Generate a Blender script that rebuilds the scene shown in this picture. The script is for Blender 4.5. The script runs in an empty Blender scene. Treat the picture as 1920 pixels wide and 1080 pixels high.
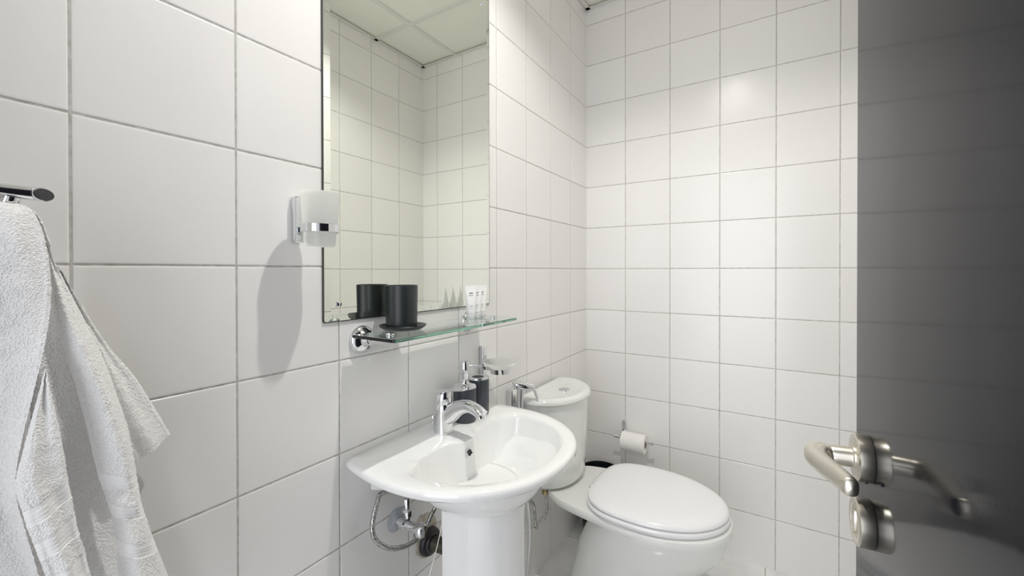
import bpy, bmesh, math, random
from mathutils import Vector, Matrix, noise
random.seed(7)
C = bpy.context.scene.collection
PI = math.pi

# ------------------------------------------------------------------ camera
YB, XR, ZC = 1.7918, 1.11, 2.474          # back wall, right wall, ceiling
yaw, pit, rol = .5585, .0057, .0013
cam_d = bpy.data.cameras.new('camera')
cam = bpy.data.objects.new('camera', cam_d); C.objects.link(cam)
Rv = Vector((math.cos(yaw), math.sin(yaw), 0)); F0 = Vector((-math.sin(yaw), math.cos(yaw), 0)); U0 = Vector((0, 0, 1))
Fv = F0*math.cos(pit) - U0*math.sin(pit); Uv = U0*math.cos(pit) + F0*math.sin(pit)
R2 = Rv*math.cos(rol) + Uv*math.sin(rol)*-1; U2 = Uv*math.cos(rol) + Rv*math.sin(rol)
M = Matrix((R2, U2, -Fv)).transposed().to_4x4()
M.translation = Vector((.78266, -.15806, 1.1911))
cam.matrix_world = M
cam_d.sensor_width = 36; cam_d.lens = 781.98/1920*36
cam_d.shift_y = -(540-512.108)/1920
cam_d.clip_start = .01
bpy.context.scene.camera = cam

# ------------------------------------------------------------------ world, light, exposure
sc = bpy.context.scene
sc.view_settings.view_transform = 'Standard'; sc.view_settings.look = 'None'
sc.view_settings.exposure = 0.25; sc.view_settings.gamma = 1; sc.view_settings.use_curve_mapping = False
sc.cycles.max_bounces = 20; sc.cycles.diffuse_bounces = 14; sc.cycles.glossy_bounces = 8
w = bpy.data.worlds.new('world'); sc.world = w; w.use_nodes = True
w.node_tree.nodes['Background'].inputs[0].default_value = (.93, .95, 1, 1)
w.node_tree.nodes['Background'].inputs[1].default_value = .6
def area(name, loc, rot, size, size_y, energy, col, shape='RECTANGLE'):
    d = bpy.data.lights.new(name, 'AREA'); d.shape = shape; d.size = size
    if shape == 'RECTANGLE': d.size_y = size_y
    d.energy = energy; d.color = col
    o = bpy.data.objects.new(name, d); C.objects.link(o); o.location = loc; o.rotation_euler = rot
    return o
area('ceiling_lamp_light', (.56, .54, 2.470), (0, 0, 0), .036, 0, 11.5, (1, .975, .93), 'DISK')
area('hallway_fill', (.50, -1.35, 1.30), (PI/2, 0, 0), 1.3, 2.2, 19, (.93, .95, 1))  # added fill lamp, unseen, standing in for light through the doorway

# ------------------------------------------------------------------ materials
def mat(name, col=(.8, .8, .8), rough=.5, metal=0, **kw):
    m = bpy.data.materials.new(name); m.use_nodes = True
    b = m.node_tree.nodes['Principled BSDF']
    b.inputs['Base Color'].default_value = (*col, 1); b.inputs['Roughness'].default_value = rough
    b.inputs['Metallic'].default_value = metal
    for k, v in kw.items(): b.inputs[k.replace('_', ' ')].default_value = v
    return m
def nodes(m): return m.node_tree.nodes, m.node_tree.links, m.node_tree.nodes['Principled BSDF']
def add_noise(m, scale, detail=3, bump=None, dist=.001, col=None, rough=None, kind='NOISE', stretch=None):
    n, l, b = nodes(m)
    tc = n.new('ShaderNodeTexCoord'); mp = n.new('ShaderNodeMapping')
    l.new(tc.outputs['Object'], mp.inputs[0])
    if stretch: mp.inputs['Scale'].default_value = stretch
    if kind == 'NOISE':
        t = n.new('ShaderNodeTexNoise'); t.inputs['Detail'].default_value = detail; out = t.outputs['Fac']
    else:
        t = n.new('ShaderNodeTexVoronoi'); out = t.outputs['Distance']
    t.inputs['Scale'].default_value = scale; l.new(mp.outputs[0], t.inputs['Vector'])
    if bump is not None:
        bp = n.new('ShaderNodeBump'); bp.inputs['Strength'].default_value = bump; bp.inputs['Distance'].default_value = dist
        l.new(out, bp.inputs['Height'])
        if b.inputs['Normal'].is_linked: l.new(b.inputs['Normal'].links[0].from_socket, bp.inputs['Normal'])
        l.new(bp.outputs[0], b.inputs['Normal'])
    if col:
        r = n.new('ShaderNodeValToRGB'); r.color_ramp.elements[0].position = col[0]; r.color_ramp.elements[1].position = col[1]
        r.color_ramp.elements[0].color = (*col[2], 1); r.color_ramp.elements[1].color = (*col[3], 1)
        l.new(out, r.inputs[0]); l.new(r.outputs[0], b.inputs['Base Color'])
    if rough:
        r = n.new('ShaderNodeMapRange'); r.inputs['From Min'].default_value = .3; r.inputs['From Max'].default_value = .7
        r.inputs['To Min'].default_value = rough[0]; r.inputs['To Max'].default_value = rough[1]
        l.new(out, r.inputs[0]); l.new(r.outputs[0], b.inputs['Roughness'])
    return m
def tile_mat(name, c0, c1, rough, bump):
    m = mat(name, c0, rough)
    n, l, b = nodes(m)
    at = n.new('ShaderNodeAttribute'); at.attribute_name = 'tint'
    mx = n.new('ShaderNodeMix'); mx.data_type = 'RGBA'
    mx.inputs['A'].default_value = (*c0, 1); mx.inputs['B'].default_value = (*c1, 1)
    l.new(at.outputs['Fac'], mx.inputs['Factor']); l.new(mx.outputs['Result'], b.inputs['Base Color'])
    add_noise(m, 420, 2, bump=bump, dist=.0003)
    add_noise(m, 9, 2, bump=.06, dist=.004, rough=(rough-.03, rough+.04))
    return m
m_tile = tile_mat('glazed_wall_tile', (.83, .818, .805), (.86, .852, .84), .22, .22)
m_grout = add_noise(mat('wall_grout', (.5, .49, .47), .85), 60, 4, col=(.35, .65, (.44, .42, .39), (.60, .59, .57)))
m_grout_light = mat('floor_grout', (.42, .41, .39), .85)
m_floor = add_noise(mat('marbled_floor_tile', (.7, .7, .7), .12), 7, 8, col=(.35, .62, (.72, .73, .72), (.86, .86, .85)))
m_panel = add_noise(mat('ceiling_panel', (.85, .84, .78), .9), 120, 3, bump=.2, dist=.001)
m_tbar = mat('ceiling_grid_metal', (.74, .73, .70), .45)
m_dark = mat('painted_gap_shade', (.03, .028, .02), .9)
m_cer = mat('white_glazed_ceramic', (.88, .885, .88), .07, Coat_Weight=.5, Coat_Roughness=.03)
m_cer2 = mat('white_toilet_ceramic', (.80, .81, .79), .09, Coat_Weight=.4, Coat_Roughness=.04)
m_seat = mat('white_seat_plastic', (.86, .86, .87), .16)
m_chrome = mat('polished_chrome', (.76, .77, .79), .07, 1)
m_nickel = mat('brushed_nickel', (.70, .67, .59), .34, 1)
m_mirror = mat('mirror_silver', (.88, .905, .835), .0, 1)
m_mirror_edge = mat('mirror_edge', (.05, .048, .042), .6)
m_black = mat('matt_black_resin', (.018, .024, .026), .36)
m_slate = mat('slate_grey_resin', (.045, .052, .066), .38)
m_blackp = mat('black_plastic', (.012, .014, .017), .28)
m_rubber = mat('black_rubber', (.018, .014, .018), .4)
m_olive = mat('dark_olive_pipe', (.05, .048, .03), .5)
m_brass = mat('aged_brass', (.45, .36, .2), .4, 1)
m_white = mat('white_plastic_tube', (.95, .95, .95), .35)
m_ink = mat('dark_print', (.03, .03, .035), .5)
m_paper = add_noise(mat('toilet_paper', (.9, .89, .87), .95), 300, 2, bump=.3, dist=.0006)
m_card = mat('cardboard_core', (.45, .38, .3), .9)
m_door = mat('dark_glossy_door', (.010, .010, .014), .07, IOR=1.22, Specular_Tint=(.96, .95, 1, 1))
add_noise(m_door, 500, 2, bump=.05, dist=.0003)
m_frame = mat('dark_door_frame', (.03, .03, .035), .3)
m_wood = mat('door_edge', (.05, .045, .04), .5)
m_plaster = add_noise(mat('white_plaster', (.8, .79, .76), .9), 90, 3, bump=.1, dist=.001)
m_trans = mat('clear_plastic_escutcheon', (.78, .82, .86), .25, Transmission_Weight=.5)
m_emit = bpy.data.materials.new('lit_lamp_lens'); m_emit.use_nodes = True
_b = m_emit.node_tree.nodes['Principled BSDF']; _b.inputs['Emission Color'].default_value = (1, .97, .92, 1); _b.inputs['Emission Strength'].default_value = 5
m_braid = mat('braided_steel', (.55, .54, .52), .3, 1)
add_noise(m_braid, 420, 1, bump=.6, dist=.0008, col=(.36, .60, (.20, .20, .19), (.74, .74, .72)))
def glass(name, col, rough, vol=None, density=0):
    m = mat(name, col, rough, Transmission_Weight=1.0, IOR=1.5)
    if vol:
        n, l, b = nodes(m); v = n.new('ShaderNodeVolumeAbsorption')
        v.inputs['Color'].default_value = (*vol, 1); v.inputs['Density'].default_value = density
        l.new(v.outputs[0], n['Material Output'].inputs['Volume'])
    return m
m_glass = glass('green_tinted_glass', (.97, 1, .985), .0, (.28, .80, .60), 8)
m_frost = glass('frosted_glass', (1, 1, 1), .42)
n, l, b = nodes(m_frost)
tr = n.new('ShaderNodeBsdfTranslucent'); tr.inputs[0].default_value = (.99, 1, .985, 1)
ms = n.new('ShaderNodeMixShader'); ms.inputs[0].default_value = .55
l.new(b.outputs[0], ms.inputs[1]); l.new(tr.outputs[0], ms.inputs[2]); l.new(ms.outputs[0], n['Material Output'].inputs[0])
m_towel = mat('white_terry_cotton', (.95, .945, .94), .95, Sheen_Weight=.35, Sheen_Roughness=.5)
add_noise(m_towel, 520, 2, bump=.75, dist=.0016, kind='VORONOI')
add_noise(m_towel, 1300, 2, bump=.5, dist=.001)

# ------------------------------------------------------------------ helpers
def obj(name, vs, fs, m, parent=None, smooth=True, mats=None, mi=None):
    me = bpy.data.meshes.new(name); me.from_pydata([tuple(v) for v in vs], [], fs); me.update()
    bm = bmesh.new(); bm.from_mesh(me); bmesh.ops.recalc_face_normals(bm, faces=bm.faces); bm.to_mesh(me); bm.free()
    for mm in (mats or [m]): me.materials.append(mm)
    if mi:
        for p, k in zip(me.polygons, mi): p.material_index = k
    o = bpy.data.objects.new(name, me); C.objects.link(o)
    if smooth:
        me.shade_smooth()
        try: me.set_sharp_from_angle(angle=math.radians(38))
        except Exception: pass
    if parent:
        o.parent = parent
        o.location = -parent.location
    return o
def sub(o, lv=1):
    s = o.modifiers.new('sub', 'SUBSURF'); s.levels = lv; s.render_levels = lv; return o
def thing(name, label, cat, loc=(0, 0, 0), group=None):
    o = bpy.data.objects.new(name, None); C.objects.link(o); o.location = loc; o.empty_display_size = .02
    o['label'] = label; o['category'] = cat
    if group: o['group'] = group
    return o
def tag(o, label, cat, group=None):
    o['label'] = label; o['category'] = cat
    if group: o['group'] = group
    return o
def struct(o): o['kind'] = 'structure'; return o
class MB:
    """collects shapes for ONE mesh"""
    def __init__(s): s.v = []; s.f = []; s.mi = []
    def add(s, vs, fs, mi=0):
        k = len(s.v); s.v += [Vector(v) for v in vs]; s.f += [tuple(i+k for i in f) for f in fs]; s.mi += [mi]*len(fs); return s
    def build(s, name, m, parent=None, smooth=True, mats=None):
        return obj(name, s.v, s.f, m, parent, smooth, mats, s.mi)
def loft(rings, cap0=True, cap1=True, closed=True):
    vs = []; fs = []; n = len(rings[0])
    for r in rings: vs += [Vector(p) for p in r]
    for i in range(len(rings)-1):
        for j in range(n if closed else n-1):
            k = (j+1) % n
            fs.append((i*n+j, i*n+k, (i+1)*n+k, (i+1)*n+j))
    if cap0: fs.append(tuple(range(n-1, -1, -1)))
    if cap1: fs.append(tuple((len(rings)-1)*n+j for j in range(n)))
    return vs, fs
def frame_z(d):
    d = Vector(d).normalized(); a = Vector((0, 0, 1)) if abs(d.z) < .95 else Vector((1, 0, 0))
    u = a.cross(d).normalized(); return u, d.cross(u)
def lathe(profile, base, axis=(0, 0, 1), n=48, cap=True):
    u, v = frame_z(axis); ax = Vector(axis).normalized(); b = Vector(base)
    rings = [[b + ax*h + (u*math.cos(2*PI*k/n) + v*math.sin(2*PI*k/n))*max(r, 1e-5) for k in range(n)] for r, h in profile]
    return loft(rings, cap, cap)
def smooth_path(pts, sub_=8):
    P = [Vector(p) for p in pts]; out = []
    for i in range(len(P)-1):
        a = P[max(i-1, 0)]; b_ = P[i]; c = P[i+1]; d = P[min(i+2, len(P)-1)]
        for k in range(sub_):
            t = k/sub_
            out.append(.5*((2*b_) + (c-a)*t + (2*a-5*b_+4*c-d)*t*t + (-a+3*b_-3*c+d)*t**3))
    out.append(P[-1]); return out
def tube(pts, rad, n=16, sm=8, cap=True, flat=None):
    """round tube along a path; rad a number or one per control point; flat = (scale_u, scale_v)"""
    P = smooth_path(pts, sm) if sm else [Vector(p) for p in pts]
    if isinstance(rad, (int, float)): R = [rad]*len(P)
    else:
        R = []
        for i in range(len(P)):
            t = i/(sm or 1); k = min(int(t), len(rad)-2); R.append(rad[k] + (rad[k+1]-rad[k])*(t-k))
    rings = []; u = None
    for i, p in enumerate(P):
        d = (P[min(i+1, len(P)-1)] - P[max(i-1, 0)]).normalized()
        if u is None: u, v = frame_z(d)
        u = (u - d*u.dot(d)).normalized(); v = d.cross(u)
        su, sv = flat if flat else (1, 1)
        rings.append([p + (u*math.cos(2*PI*k/n)*su + v*math.sin(2*PI*k/n)*sv)*R[i] for k in range(n)])
    return loft(rings, cap, cap)
def box(x0, x1, y0, y1, z0, z1):
    v = [(x, y, z) for x in (x0, x1) for y in (y0, y1) for z in (z0, z1)]
    return v, [(0, 1, 3, 2), (4, 6, 7, 5), (0, 4, 5, 1), (2, 3, 7, 6), (0, 2, 6, 4), (1, 5, 7, 3)]
def bevel(o, wd=.002, seg=3):
    b = o.modifiers.new('bevel', 'BEVEL'); b.width = wd; b.segments = seg; b.limit_method = 'ANGLE'; b.angle_limit = math.radians(40); return o
def rbox_ring(cx, cy, hx, hy, r, z, n=6, to=None):
    pts = []
    for (sx, sy, a0) in ((1, 1, 0), (-1, 1, PI/2), (-1, -1, PI), (1, -1, 3*PI/2)):
        for k in range(n+1):
            a = a0 + PI/2*k/n
            pts.append((cx+sx*(hx-r)+r*math.cos(a), cy+sy*(hy-r)+r*math.sin(a), z))
    return pts

# ------------------------------------------------------------------ tiled room shell
def tiled(name, P0, U, V, N, ul, vl, urange, vrange, mt, mg, g=.0034, holes=None, rngseed=1):
    """one mesh: a grout bed with pillowed tiles standing on it. ul, vl = positions of joints"""
    rng = random.Random(rngseed)
    P0, U, V, N = Vector(P0), Vector(U), Vector(V), Vector(N)
    mb = MB(); tint = []
    def at(u, v, h): return P0 + U*u + V*v + N*h
    us = sorted([urange[0]-1] + [x for x in ul] + [urange[1]+1]); vs_ = sorted([vrange[0]-1] + [x for x in vl] + [vrange[1]+1])
    mb.add([at(urange[0], vrange[0], -.0012), at(urange[1], vrange[0], -.0012), at(urange[1], vrange[1], -.0012), at(urange[0], vrange[1], -.0012)], [(0, 1, 2, 3)], 1); tint += [0]*1
    for i in range(len(us)-1):
        for j in range(len(vs_)-1):
            a, b_ = us[i]+g/2, us[i+1]-g/2; c, d = vs_[j]+g/2, vs_[j+1]-g/2
            a, b_ = max(a, urange[0]), min(b_, urange[1]); c, d = max(c, vrange[0]), min(d, vrange[1])
            if b_-a < .006 or d-c < .006: continue
            rings = []
            q = [rng.uniform(-.00022, .00022) for _ in range(4)]
            for ins, h in ((0, -.0013), (0, -.0009), (.0006, -.0004), (.0018, -.00012), (.0045, 0)):
                rings.append([at(a+ins, c+ins, h+q[0]*(h > -.0012)), at(b_-ins, c+ins, h+q[1]*(h > -.0012)), at(b_-ins, d-ins, h+q[2]*(h > -.0012)), at(a+ins, d-ins, h+q[3]*(h > -.0012))])
            v, f = loft(rings, False, True); mb.add(v, f, 0); tint += [rng.random()]*len(f)
    o = mb.build(name, None, None, False, [mt, mg])
    at_ = o.data.attributes.new('tint', 'FLOAT', 'FACE'); at_.data.foreach_set('value', tint)
    return struct(o)
rows = [.2*k for k in range(1, 13)]
YF = -.26
tiled('wall_left', (0, 0, 0), (0, 1, 0), (0, 0, 1), (1, 0, 0), [.2*i for i in range(-1, 9)], rows, (YF, YB+.004), (-.004, ZC+.03), m_tile, m_grout, rngseed=3)
tiled('wall_back', (0, YB, 0), (1, 0, 0), (0, 0, 1), (0, -1, 0), [.1938+.2*j for j in range(5)], rows, (-.004, XR+.004), (-.004, ZC+.03), m_tile, m_grout, rngseed=4)
tiled('wall_right', (XR, 0, 0), (0, 1, 0), (0, 0, 1), (-1, 0, 0), [.19+.2*j for j in range(-2, 8)], rows, (YF, YB+.004), (-.004, ZC+.03), m_tile, m_grout, rngseed=5)
DX0, DX1, DH = .12, .985, 2.08             # doorway in the front wall
mbw = MB()
for a in ((0, DX0, YF-.12, YF, 0, ZC+.03), (DX1, XR, YF-.12, YF, 0, ZC+.03), (DX0, DX1, YF-.12, YF, DH, ZC+.03)): mbw.add(*box(*a))
struct(mbw.build('wall_front', m_plaster, None, False))
mbf = MB()
for a in ((DX0, DX0+.03, YF-.13, YF+.012, 0, DH), (DX1-.03, DX1, YF-.13, YF+.012, 0, DH), (DX0, DX1, YF-.13, YF+.012, DH-.03, DH)): mbf.add(*box(*a))
struct(bevel(mbf.build('trim_1', m_frame, None, False), .003))
tiled('floor', (0, 0, 0), (1, 0, 0), (0, 1, 0), (0, 0, 1), [.36, .76], [.36, .76, 1.16, 1.56], (-.004, XR+.004), (YF-1.2, YB+.004), m_floor, m_grout_light, .003, rngseed=6)

ceil = MB(); ZP = ZC+.010
xs_ = [0, .238, .838, XR]; ys_ = [YF, .214, .814, 1.414, YB]
for i in range(3):
    for j in range(4):
        ceil.add(*box(xs_[i]+.010, xs_[i+1]-.010, ys_[j]+.010, ys_[j+1]-.010, ZP, ZP+.012))
co = struct(ceil.build('ceiling', m_panel, None, False))
gr = MB()
for x in (.238, .838): gr.add(*box(x-.012, x+.012, YF, YB, ZC+.001, ZP+.02))
for y in (.214, .814, 1.414): gr.add(*box(0, XR, y-.012, y+.012, ZC, ZP+.02))
gob = gr.build('ceiling_grid', m_tbar, co, False); bevel(gob, .001, 2)
tr_ = MB(); gp = .0025
for a in ((gp, .022, YF, YB-gp), (XR-.022, XR-gp, YF, YB-gp), (gp, XR-gp, YB-.022, YB-gp), (gp, XR-gp, YF, YF+.022)):
    tr_.add(*box(*a, ZC, ZC+.0012))
tr_.build('edge_trim', m_tbar, co, False)
dk = MB(); dk.add(*box(0, XR, YF, YB, ZP+.022, ZP+.03)); dk.build('void_shade_sheet', m_dark, co, False)  # near-black sheet, paints in the shade behind the ceiling gaps

dl = thing('downlight', 'small round white recessed downlight in the suspended ceiling', 'ceiling light', (.56, .54, ZC))
v, f = lathe([(.052, .006), (.052, -.0275), (.055, -.0295), (.064, -.020), (.068, 0), (.068, .006)], (.56, .54, ZC), n=64, cap=False)
obj('trim_ring', v, f, mat('white_lamp_trim', (.85, .85, .83), .35), dl)
v, f = lathe([(.0001, .004), (.051, .004), (.051, .006), (.0001, .006)], (.56, .54, ZC), n=48)
obj('lens', v, f, m_emit, dl)

# ------------------------------------------------------------------ door leaf with handle
DXF = .877
d = struct(bevel(obj('door_1', *box(DXF, DXF+.04, -.215, .520, .008, 2.055), m_door, None, False), .0015, 2))
LV = (DXF, .461, .9755)
v, f = lathe([(.0255, 0), (.0262, .0010), (.0262, .0130), (.0252, .0141), (.0250, .0142), (.013, .0142), (.0129, .0160), (.0118, .0166), (.0001, .0166)], LV, (-1, 0, 0), 64)
ros = obj('rosette', v, f, m_nickel, d)
v, f = lathe([(.0014, 0), (.0014, .0268)], (DXF-.007, LV[1]-.003, LV[2]-.0), (-.0, -.62, -.78), 10)
obj('grub_screw', v, f, m_ink, ros).location = (0, 0, 0)
mb = MB()
neck = [(DXF-.010, .461, .9750), (DXF-.03, .461, .9740), (DXF-.037, .461, .9735), (DXF-.045, .457, .973), (DXF-.049, .447, .973)]
mb.add(*tube(neck, [.0115, .0112, .0112, .0115, .011], 24, 8))
def lever_ring(p, d, hw, hh, n=24):
    d = Vector(d).normalized(); up = Vector((0, 0, 1)); s = d.cross(up).normalized(); up = s.cross(d)
    return [Vector(p) + s*math.copysign(abs(math.cos(2*PI*k/n))**.8, math.cos(2*PI*k/n))*hw + up*math.copysign(abs(math.sin(2*PI*k/n))**.8, math.sin(2*PI*k/n))*hh for k in range(n)]
path = smooth_path([(DXF-.040, .472, .974), (DXF-.0485, .460, .973), (DXF-.0515, .446, .9735), (DXF-.0505, .425, .976), (DXF-.047, .400, .979), (DXF-.0425, .376, .982), (DXF-.0395, .357, .984), (DXF-.0385, .347, .985)], 5)
rings = []
for i, p in enumerate(path):
    t = i/(len(path)-1); dd = path[min(i+1, len(path)-1)]-path[max(i-1, 0)]
    hh = .0112 - .0022*t; hw = .0075*(1-t)**1.5 + .0070
    e = 1.0
    if t > .9: e = math.sqrt(max(0, 1-((t-.9)/.1)**2))*.9+.1
    if t < .06: e = .5+.5*t/.06
    rings.append(lever_ring(p, dd, hw*e, hh*e))
mb.add(*loft(rings))
lev = mb.build('lever', m_nickel, d)
TT = (DXF, .4555, .904)
v, f = lathe([(.0255, 0), (.0262, .0010), (.0262, .0135), (.0250, .0148), (.0248, .0149), (.0185, .0149), (.0178, .0135), (.0001, .0134)], TT, (-1, 0, 0), 64)
tt = obj('lock_rosette', v, f, m_nickel, d)
rings = []
for h, s in ((.012, 1), (.0152, 1), (.0160, .9), (.0163, .6)):
    rings.append([(DXF-h, TT[1]+.0045*s*math.cos(2*PI*k/24), TT[2]+.0145*s*math.sin(2*PI*k/24)) for k in range(24)])
o = obj('thumb_turn', *loft(rings), m_nickel, tt); o.location = (0, 0, 0)

bpy.context.view_layer.update()
PV = Vector((DXF, .461, 0))
d.matrix_world = Matrix.Translation(PV) @ Matrix.Rotation(math.radians(4), 4, 'Z') @ Matrix.Translation(-PV) @ d.matrix_world

# ------------------------------------------------------------------ bevelled wall mirror
MY0, MY1, MZ0, MZ1 = .3615, .9495, 1.085, 2.068
mr = thing('wall_mirror', 'tall rectangular frameless mirror on the tiled wall above the glass shelf', 'mirror', (0, (MY0+MY1)/2, MZ0))
def rr(ins, x, r):
    return [(x, p[0], p[1]) for p in rbox_ring((MY0+MY1)/2, (MZ0+MZ1)/2, (MY1-MY0)/2-ins, (MZ1-MZ0)/2-ins, r, 0)]
v, f = loft([rr(-.0014, .0005, .005), rr(-.0014, .0036, .005), rr(0, .0040, .004), rr(.0006, .0041, .004)], True, False)
obj('edge', v, f, m_mirror_edge, mr, False)
v, f = loft([rr(.0004, .0040, .004), rr(.0150, .0056, .002)], False, True)
obj('reflecting_glass', v, f, m_mirror, mr, False)
for yy, zz in ((.394, 1.121), (.912, 1.121), (.394, 2.031), (.912, 2.031)):
    v, f = lathe([(.0055, 0), (.0060, .001), (.0060, .003), (.0045, .0045), (.0001, .0052)], (.0057, yy, zz), (1, 0, 0), 24)
    obj('mirror_screw', v, f, m_chrome, mr)

# ------------------------------------------------------------------ frosted tumbler in its wall holder
h = thing('tumbler_holder', 'chrome wall holder bar and ring beside the left edge of the mirror', 'bathroom fitting', (0, .306, 1.243))
mb = MB(); mb.add(*box(.0005, .0165, .2945, .3135, 1.245, 1.334))
bevel(mb.build('back_plate', m_chrome, h, False), .0035, 4)
mb = MB(); CX, CY = .071, .310
mb.add(*lathe([(.0305, 1.262), (.0335, 1.262), (.0335, 1.277), (.0305, 1.277), (.0305, 1.262)], (CX, CY, 0), n=56, cap=False))
mb.add(*box(.009, .042, .3015, .3135, 1.264, 1.275))
bevel(mb.build('ring_arm', m_chrome, h, True), .0008, 2)
cup = lathe([(.0001, 1.236), (.0235, 1.236), (.0255, 1.2385), (.0268, 1.25), (.0300, 1.275), (.0335, 1.331), (.0338, 1.334), (.0330, 1.3355), (.0318, 1.334), (.0310, 1.328), (.0276, 1.275), (.0245, 1.2425), (.0001, 1.241)], (CX, CY, 0), n=56, cap=False)
tag(obj('frosted_tumbler', *cup, m_frost), 'frosted glass tumbler held in the chrome wall ring beside the mirror', 'cup')

# ------------------------------------------------------------------ glass shelf
SZ = 1.055
sh = thing('glass_shelf', 'clear green-edged glass shelf on chrome brackets under the mirror', 'shelf', (0, .647, SZ))
SY0, SY1, SD = .413, .880, .155
def sr(ins, z):
    pts = [(.026+ins, SY0+ins, z), (.026+ins, SY1-ins, z)]
    r = .012
    for k in range(9):
        a = PI/2*(1-k/8); pts.append((SD-ins-r+r*math.cos(a), SY1-ins-r+r*math.sin(a), z))
    for k in range(9):
        a = -PI/2*k/8; pts.append((SD-ins-r+r*math.cos(a), SY0+ins+r+r*math.sin(a), z))
    return pts
pane = obj('glass_pane', *loft([sr(.0008, SZ-.0065), sr(0, SZ-.0057), sr(0, SZ-.0008), sr(.0008, SZ)]), m_glass, sh, False)
for yy in (.455, .840):
    v, f = lathe([(.0310, 0), (.0318, .002), (.0312, .005), (.0280, .010), (.0215, .0145), (.0150, .0175), (.0128, .022), (.0112, .034)], (.0008, yy, SZ-.017), (1, 0, 0), 48)
    br = obj('bracket', v, f, m_chrome, sh)
    mb = MB(); mb.add(*tube([(.026, yy, SZ-.017), (.050, yy, SZ-.0165), (.085, yy, SZ-.0140), (.112, yy, SZ-.0115)], [.0105, .0085, .0065, .005], 24))
    mb.add(*lathe([(.008, 0), (.008, .0032)], (.094, yy, SZ-.0102), n=28))
    a = mb.build('arm', m_chrome, br); a.location = (0, 0, 0)
    v, f = lathe([(.0085, 0), (.0092, .001), (.0088, .0035), (.006, .0055), (.0001, .006)], (.094, yy, SZ+.0002), n=28)
    a = obj('clamp_cap', v, f, m_chrome, br); a.location = (0, 0, 0)

TX, TY = .0570, .5235
v, f = lathe([(.0001, .0006), (.030, .0006), (.036, .001), (.044, .0030), (.0515, .0085), (.0535, .0115), (.0528, .0122), (.0510, .0115), (.0440, .0062), (.036, .0036), (.0001, .0032)], (TX+.001, TY+.002, SZ), n=64, cap=False)
tag(obj('black_soap_dish', v, f, m_black), 'round black saucer dish on the glass shelf under the black tumbler', 'dish')
v, f = lathe([(.0001, .0038), (.0330, .0038), (.0348, .0050), (.0352, .008), (.0368, .1010), (.0364, .1030), (.0354, .1033), (.0345, .1020), (.0333, .0100), (.0001, .0090)], (TX-.001, TY, SZ), n=64, cap=False)
tag(obj('black_tumbler', v, f, m_black), 'tall matt black tumbler standing in the black dish on the glass shelf', 'cup')

# three small white toiletry tubes
def make_tube(lab):
    t = thing('toiletry_tube', lab, 'toiletry tube', (0, 0, 0), None)
    prof = [(0, .0112, .0112), (.001, .0118, .0118), (.0145, .0118, .0118), (.0150, .0112, .0112)]
    rings = [[(a*math.cos(2*PI*k/32), b_*math.sin(2*PI*k/32), z) for k in range(32)] for z, a, b_ in prof]
    obj('cap', *loft(rings), m_white, t)
    rings = []
    for k in range(13):
        s = k/12; z = .0155+.0725*s
        a = .0118+(.0176-.0118)*s; b_ = .0118*(1-s**1.6)+.0006
        rings.append([(a*math.cos(2*PI*q/32), b_*math.sin(2*PI*q/32), z) for q in range(32)])
    rings.append([(.0176*math.cos(2*PI*q/32), .0006*math.sin(2*PI*q/32), .094) for q in range(32)])
    body = loft(rings)
    # printed marks (small dark lettering, too small to read)
    mb = MB(); rg = random.Random(3)
    def yat(x, z):
        s = (z-.0155)/.0725; a = .0118+(.0176-.0118)*s; b_ = .0118*(1-s**1.6)+.0006
        return -b_*math.sqrt(max(0, 1-(x/a)**2))-.00015
    def stroke(x0, x1, z0, z1):
        mb.add([(x0, yat(x0, z0), z0), (x1, yat(x1, z0), z0), (x1, yat(x1, z1), z1), (x0, yat(x0, z1), z1)], [(0, 1, 2, 3)])
    for k in range(7): stroke(-.0050+k*.0015, -.0050+k*.0015+.0013, .0712+rg.uniform(-.0004, .0004), .0738+rg.uniform(-.0004, .0006))
    x = -.0062
    for k in range(9):
        wd = rg.choice((.0005, .0005, .0009)); hgt = rg.choice((.0028, .0028, .0042)); stroke(x, x+wd, .0645, .0645+hgt)
        if k % 2: stroke(x, x+.0011, .0645, .0650)
        x += .0014
    for q, (z, n_) in enumerate(((.0370, 14), (.0340, 12), (.0285, 10))):
        for k in range(n_): stroke(-.0052+k*.00075, -.0052+k*.00075+.0005, z, z+.0009)
    tb = MB(); tb.add(*body, 0); tb.v += mb.v; tb.f += [tuple(i+len(body[0]) for i in f_) for f_ in mb.f]; tb.mi += [1]*len(mb.f)
    tb.build('tube_body', None, t, True, [m_white, m_ink])
    return t
labs = ['white toiletry tube on the shelf, nearest of three and fully seen', 'white toiletry tube on the shelf, middle of the three', 'white toiletry tube on the shelf, farthest of three by the chrome cap']
t0 = make_tube(labs[0])
for k in range(3):
    if k == 0: t = t0
    else:
        t = t0.copy(); C.objects.link(t); t['label'] = labs[k]
        for ch in list(t0.children):
            c = ch.copy(); C.objects.link(c); c.parent = t
    t.location = (.0540-.0040*k, .7870+.0310*k, SZ); t.rotation_euler = (0, 0, math.radians(48+2*k)); t['group'] = 'white toiletry tubes on the glass shelf'

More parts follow.
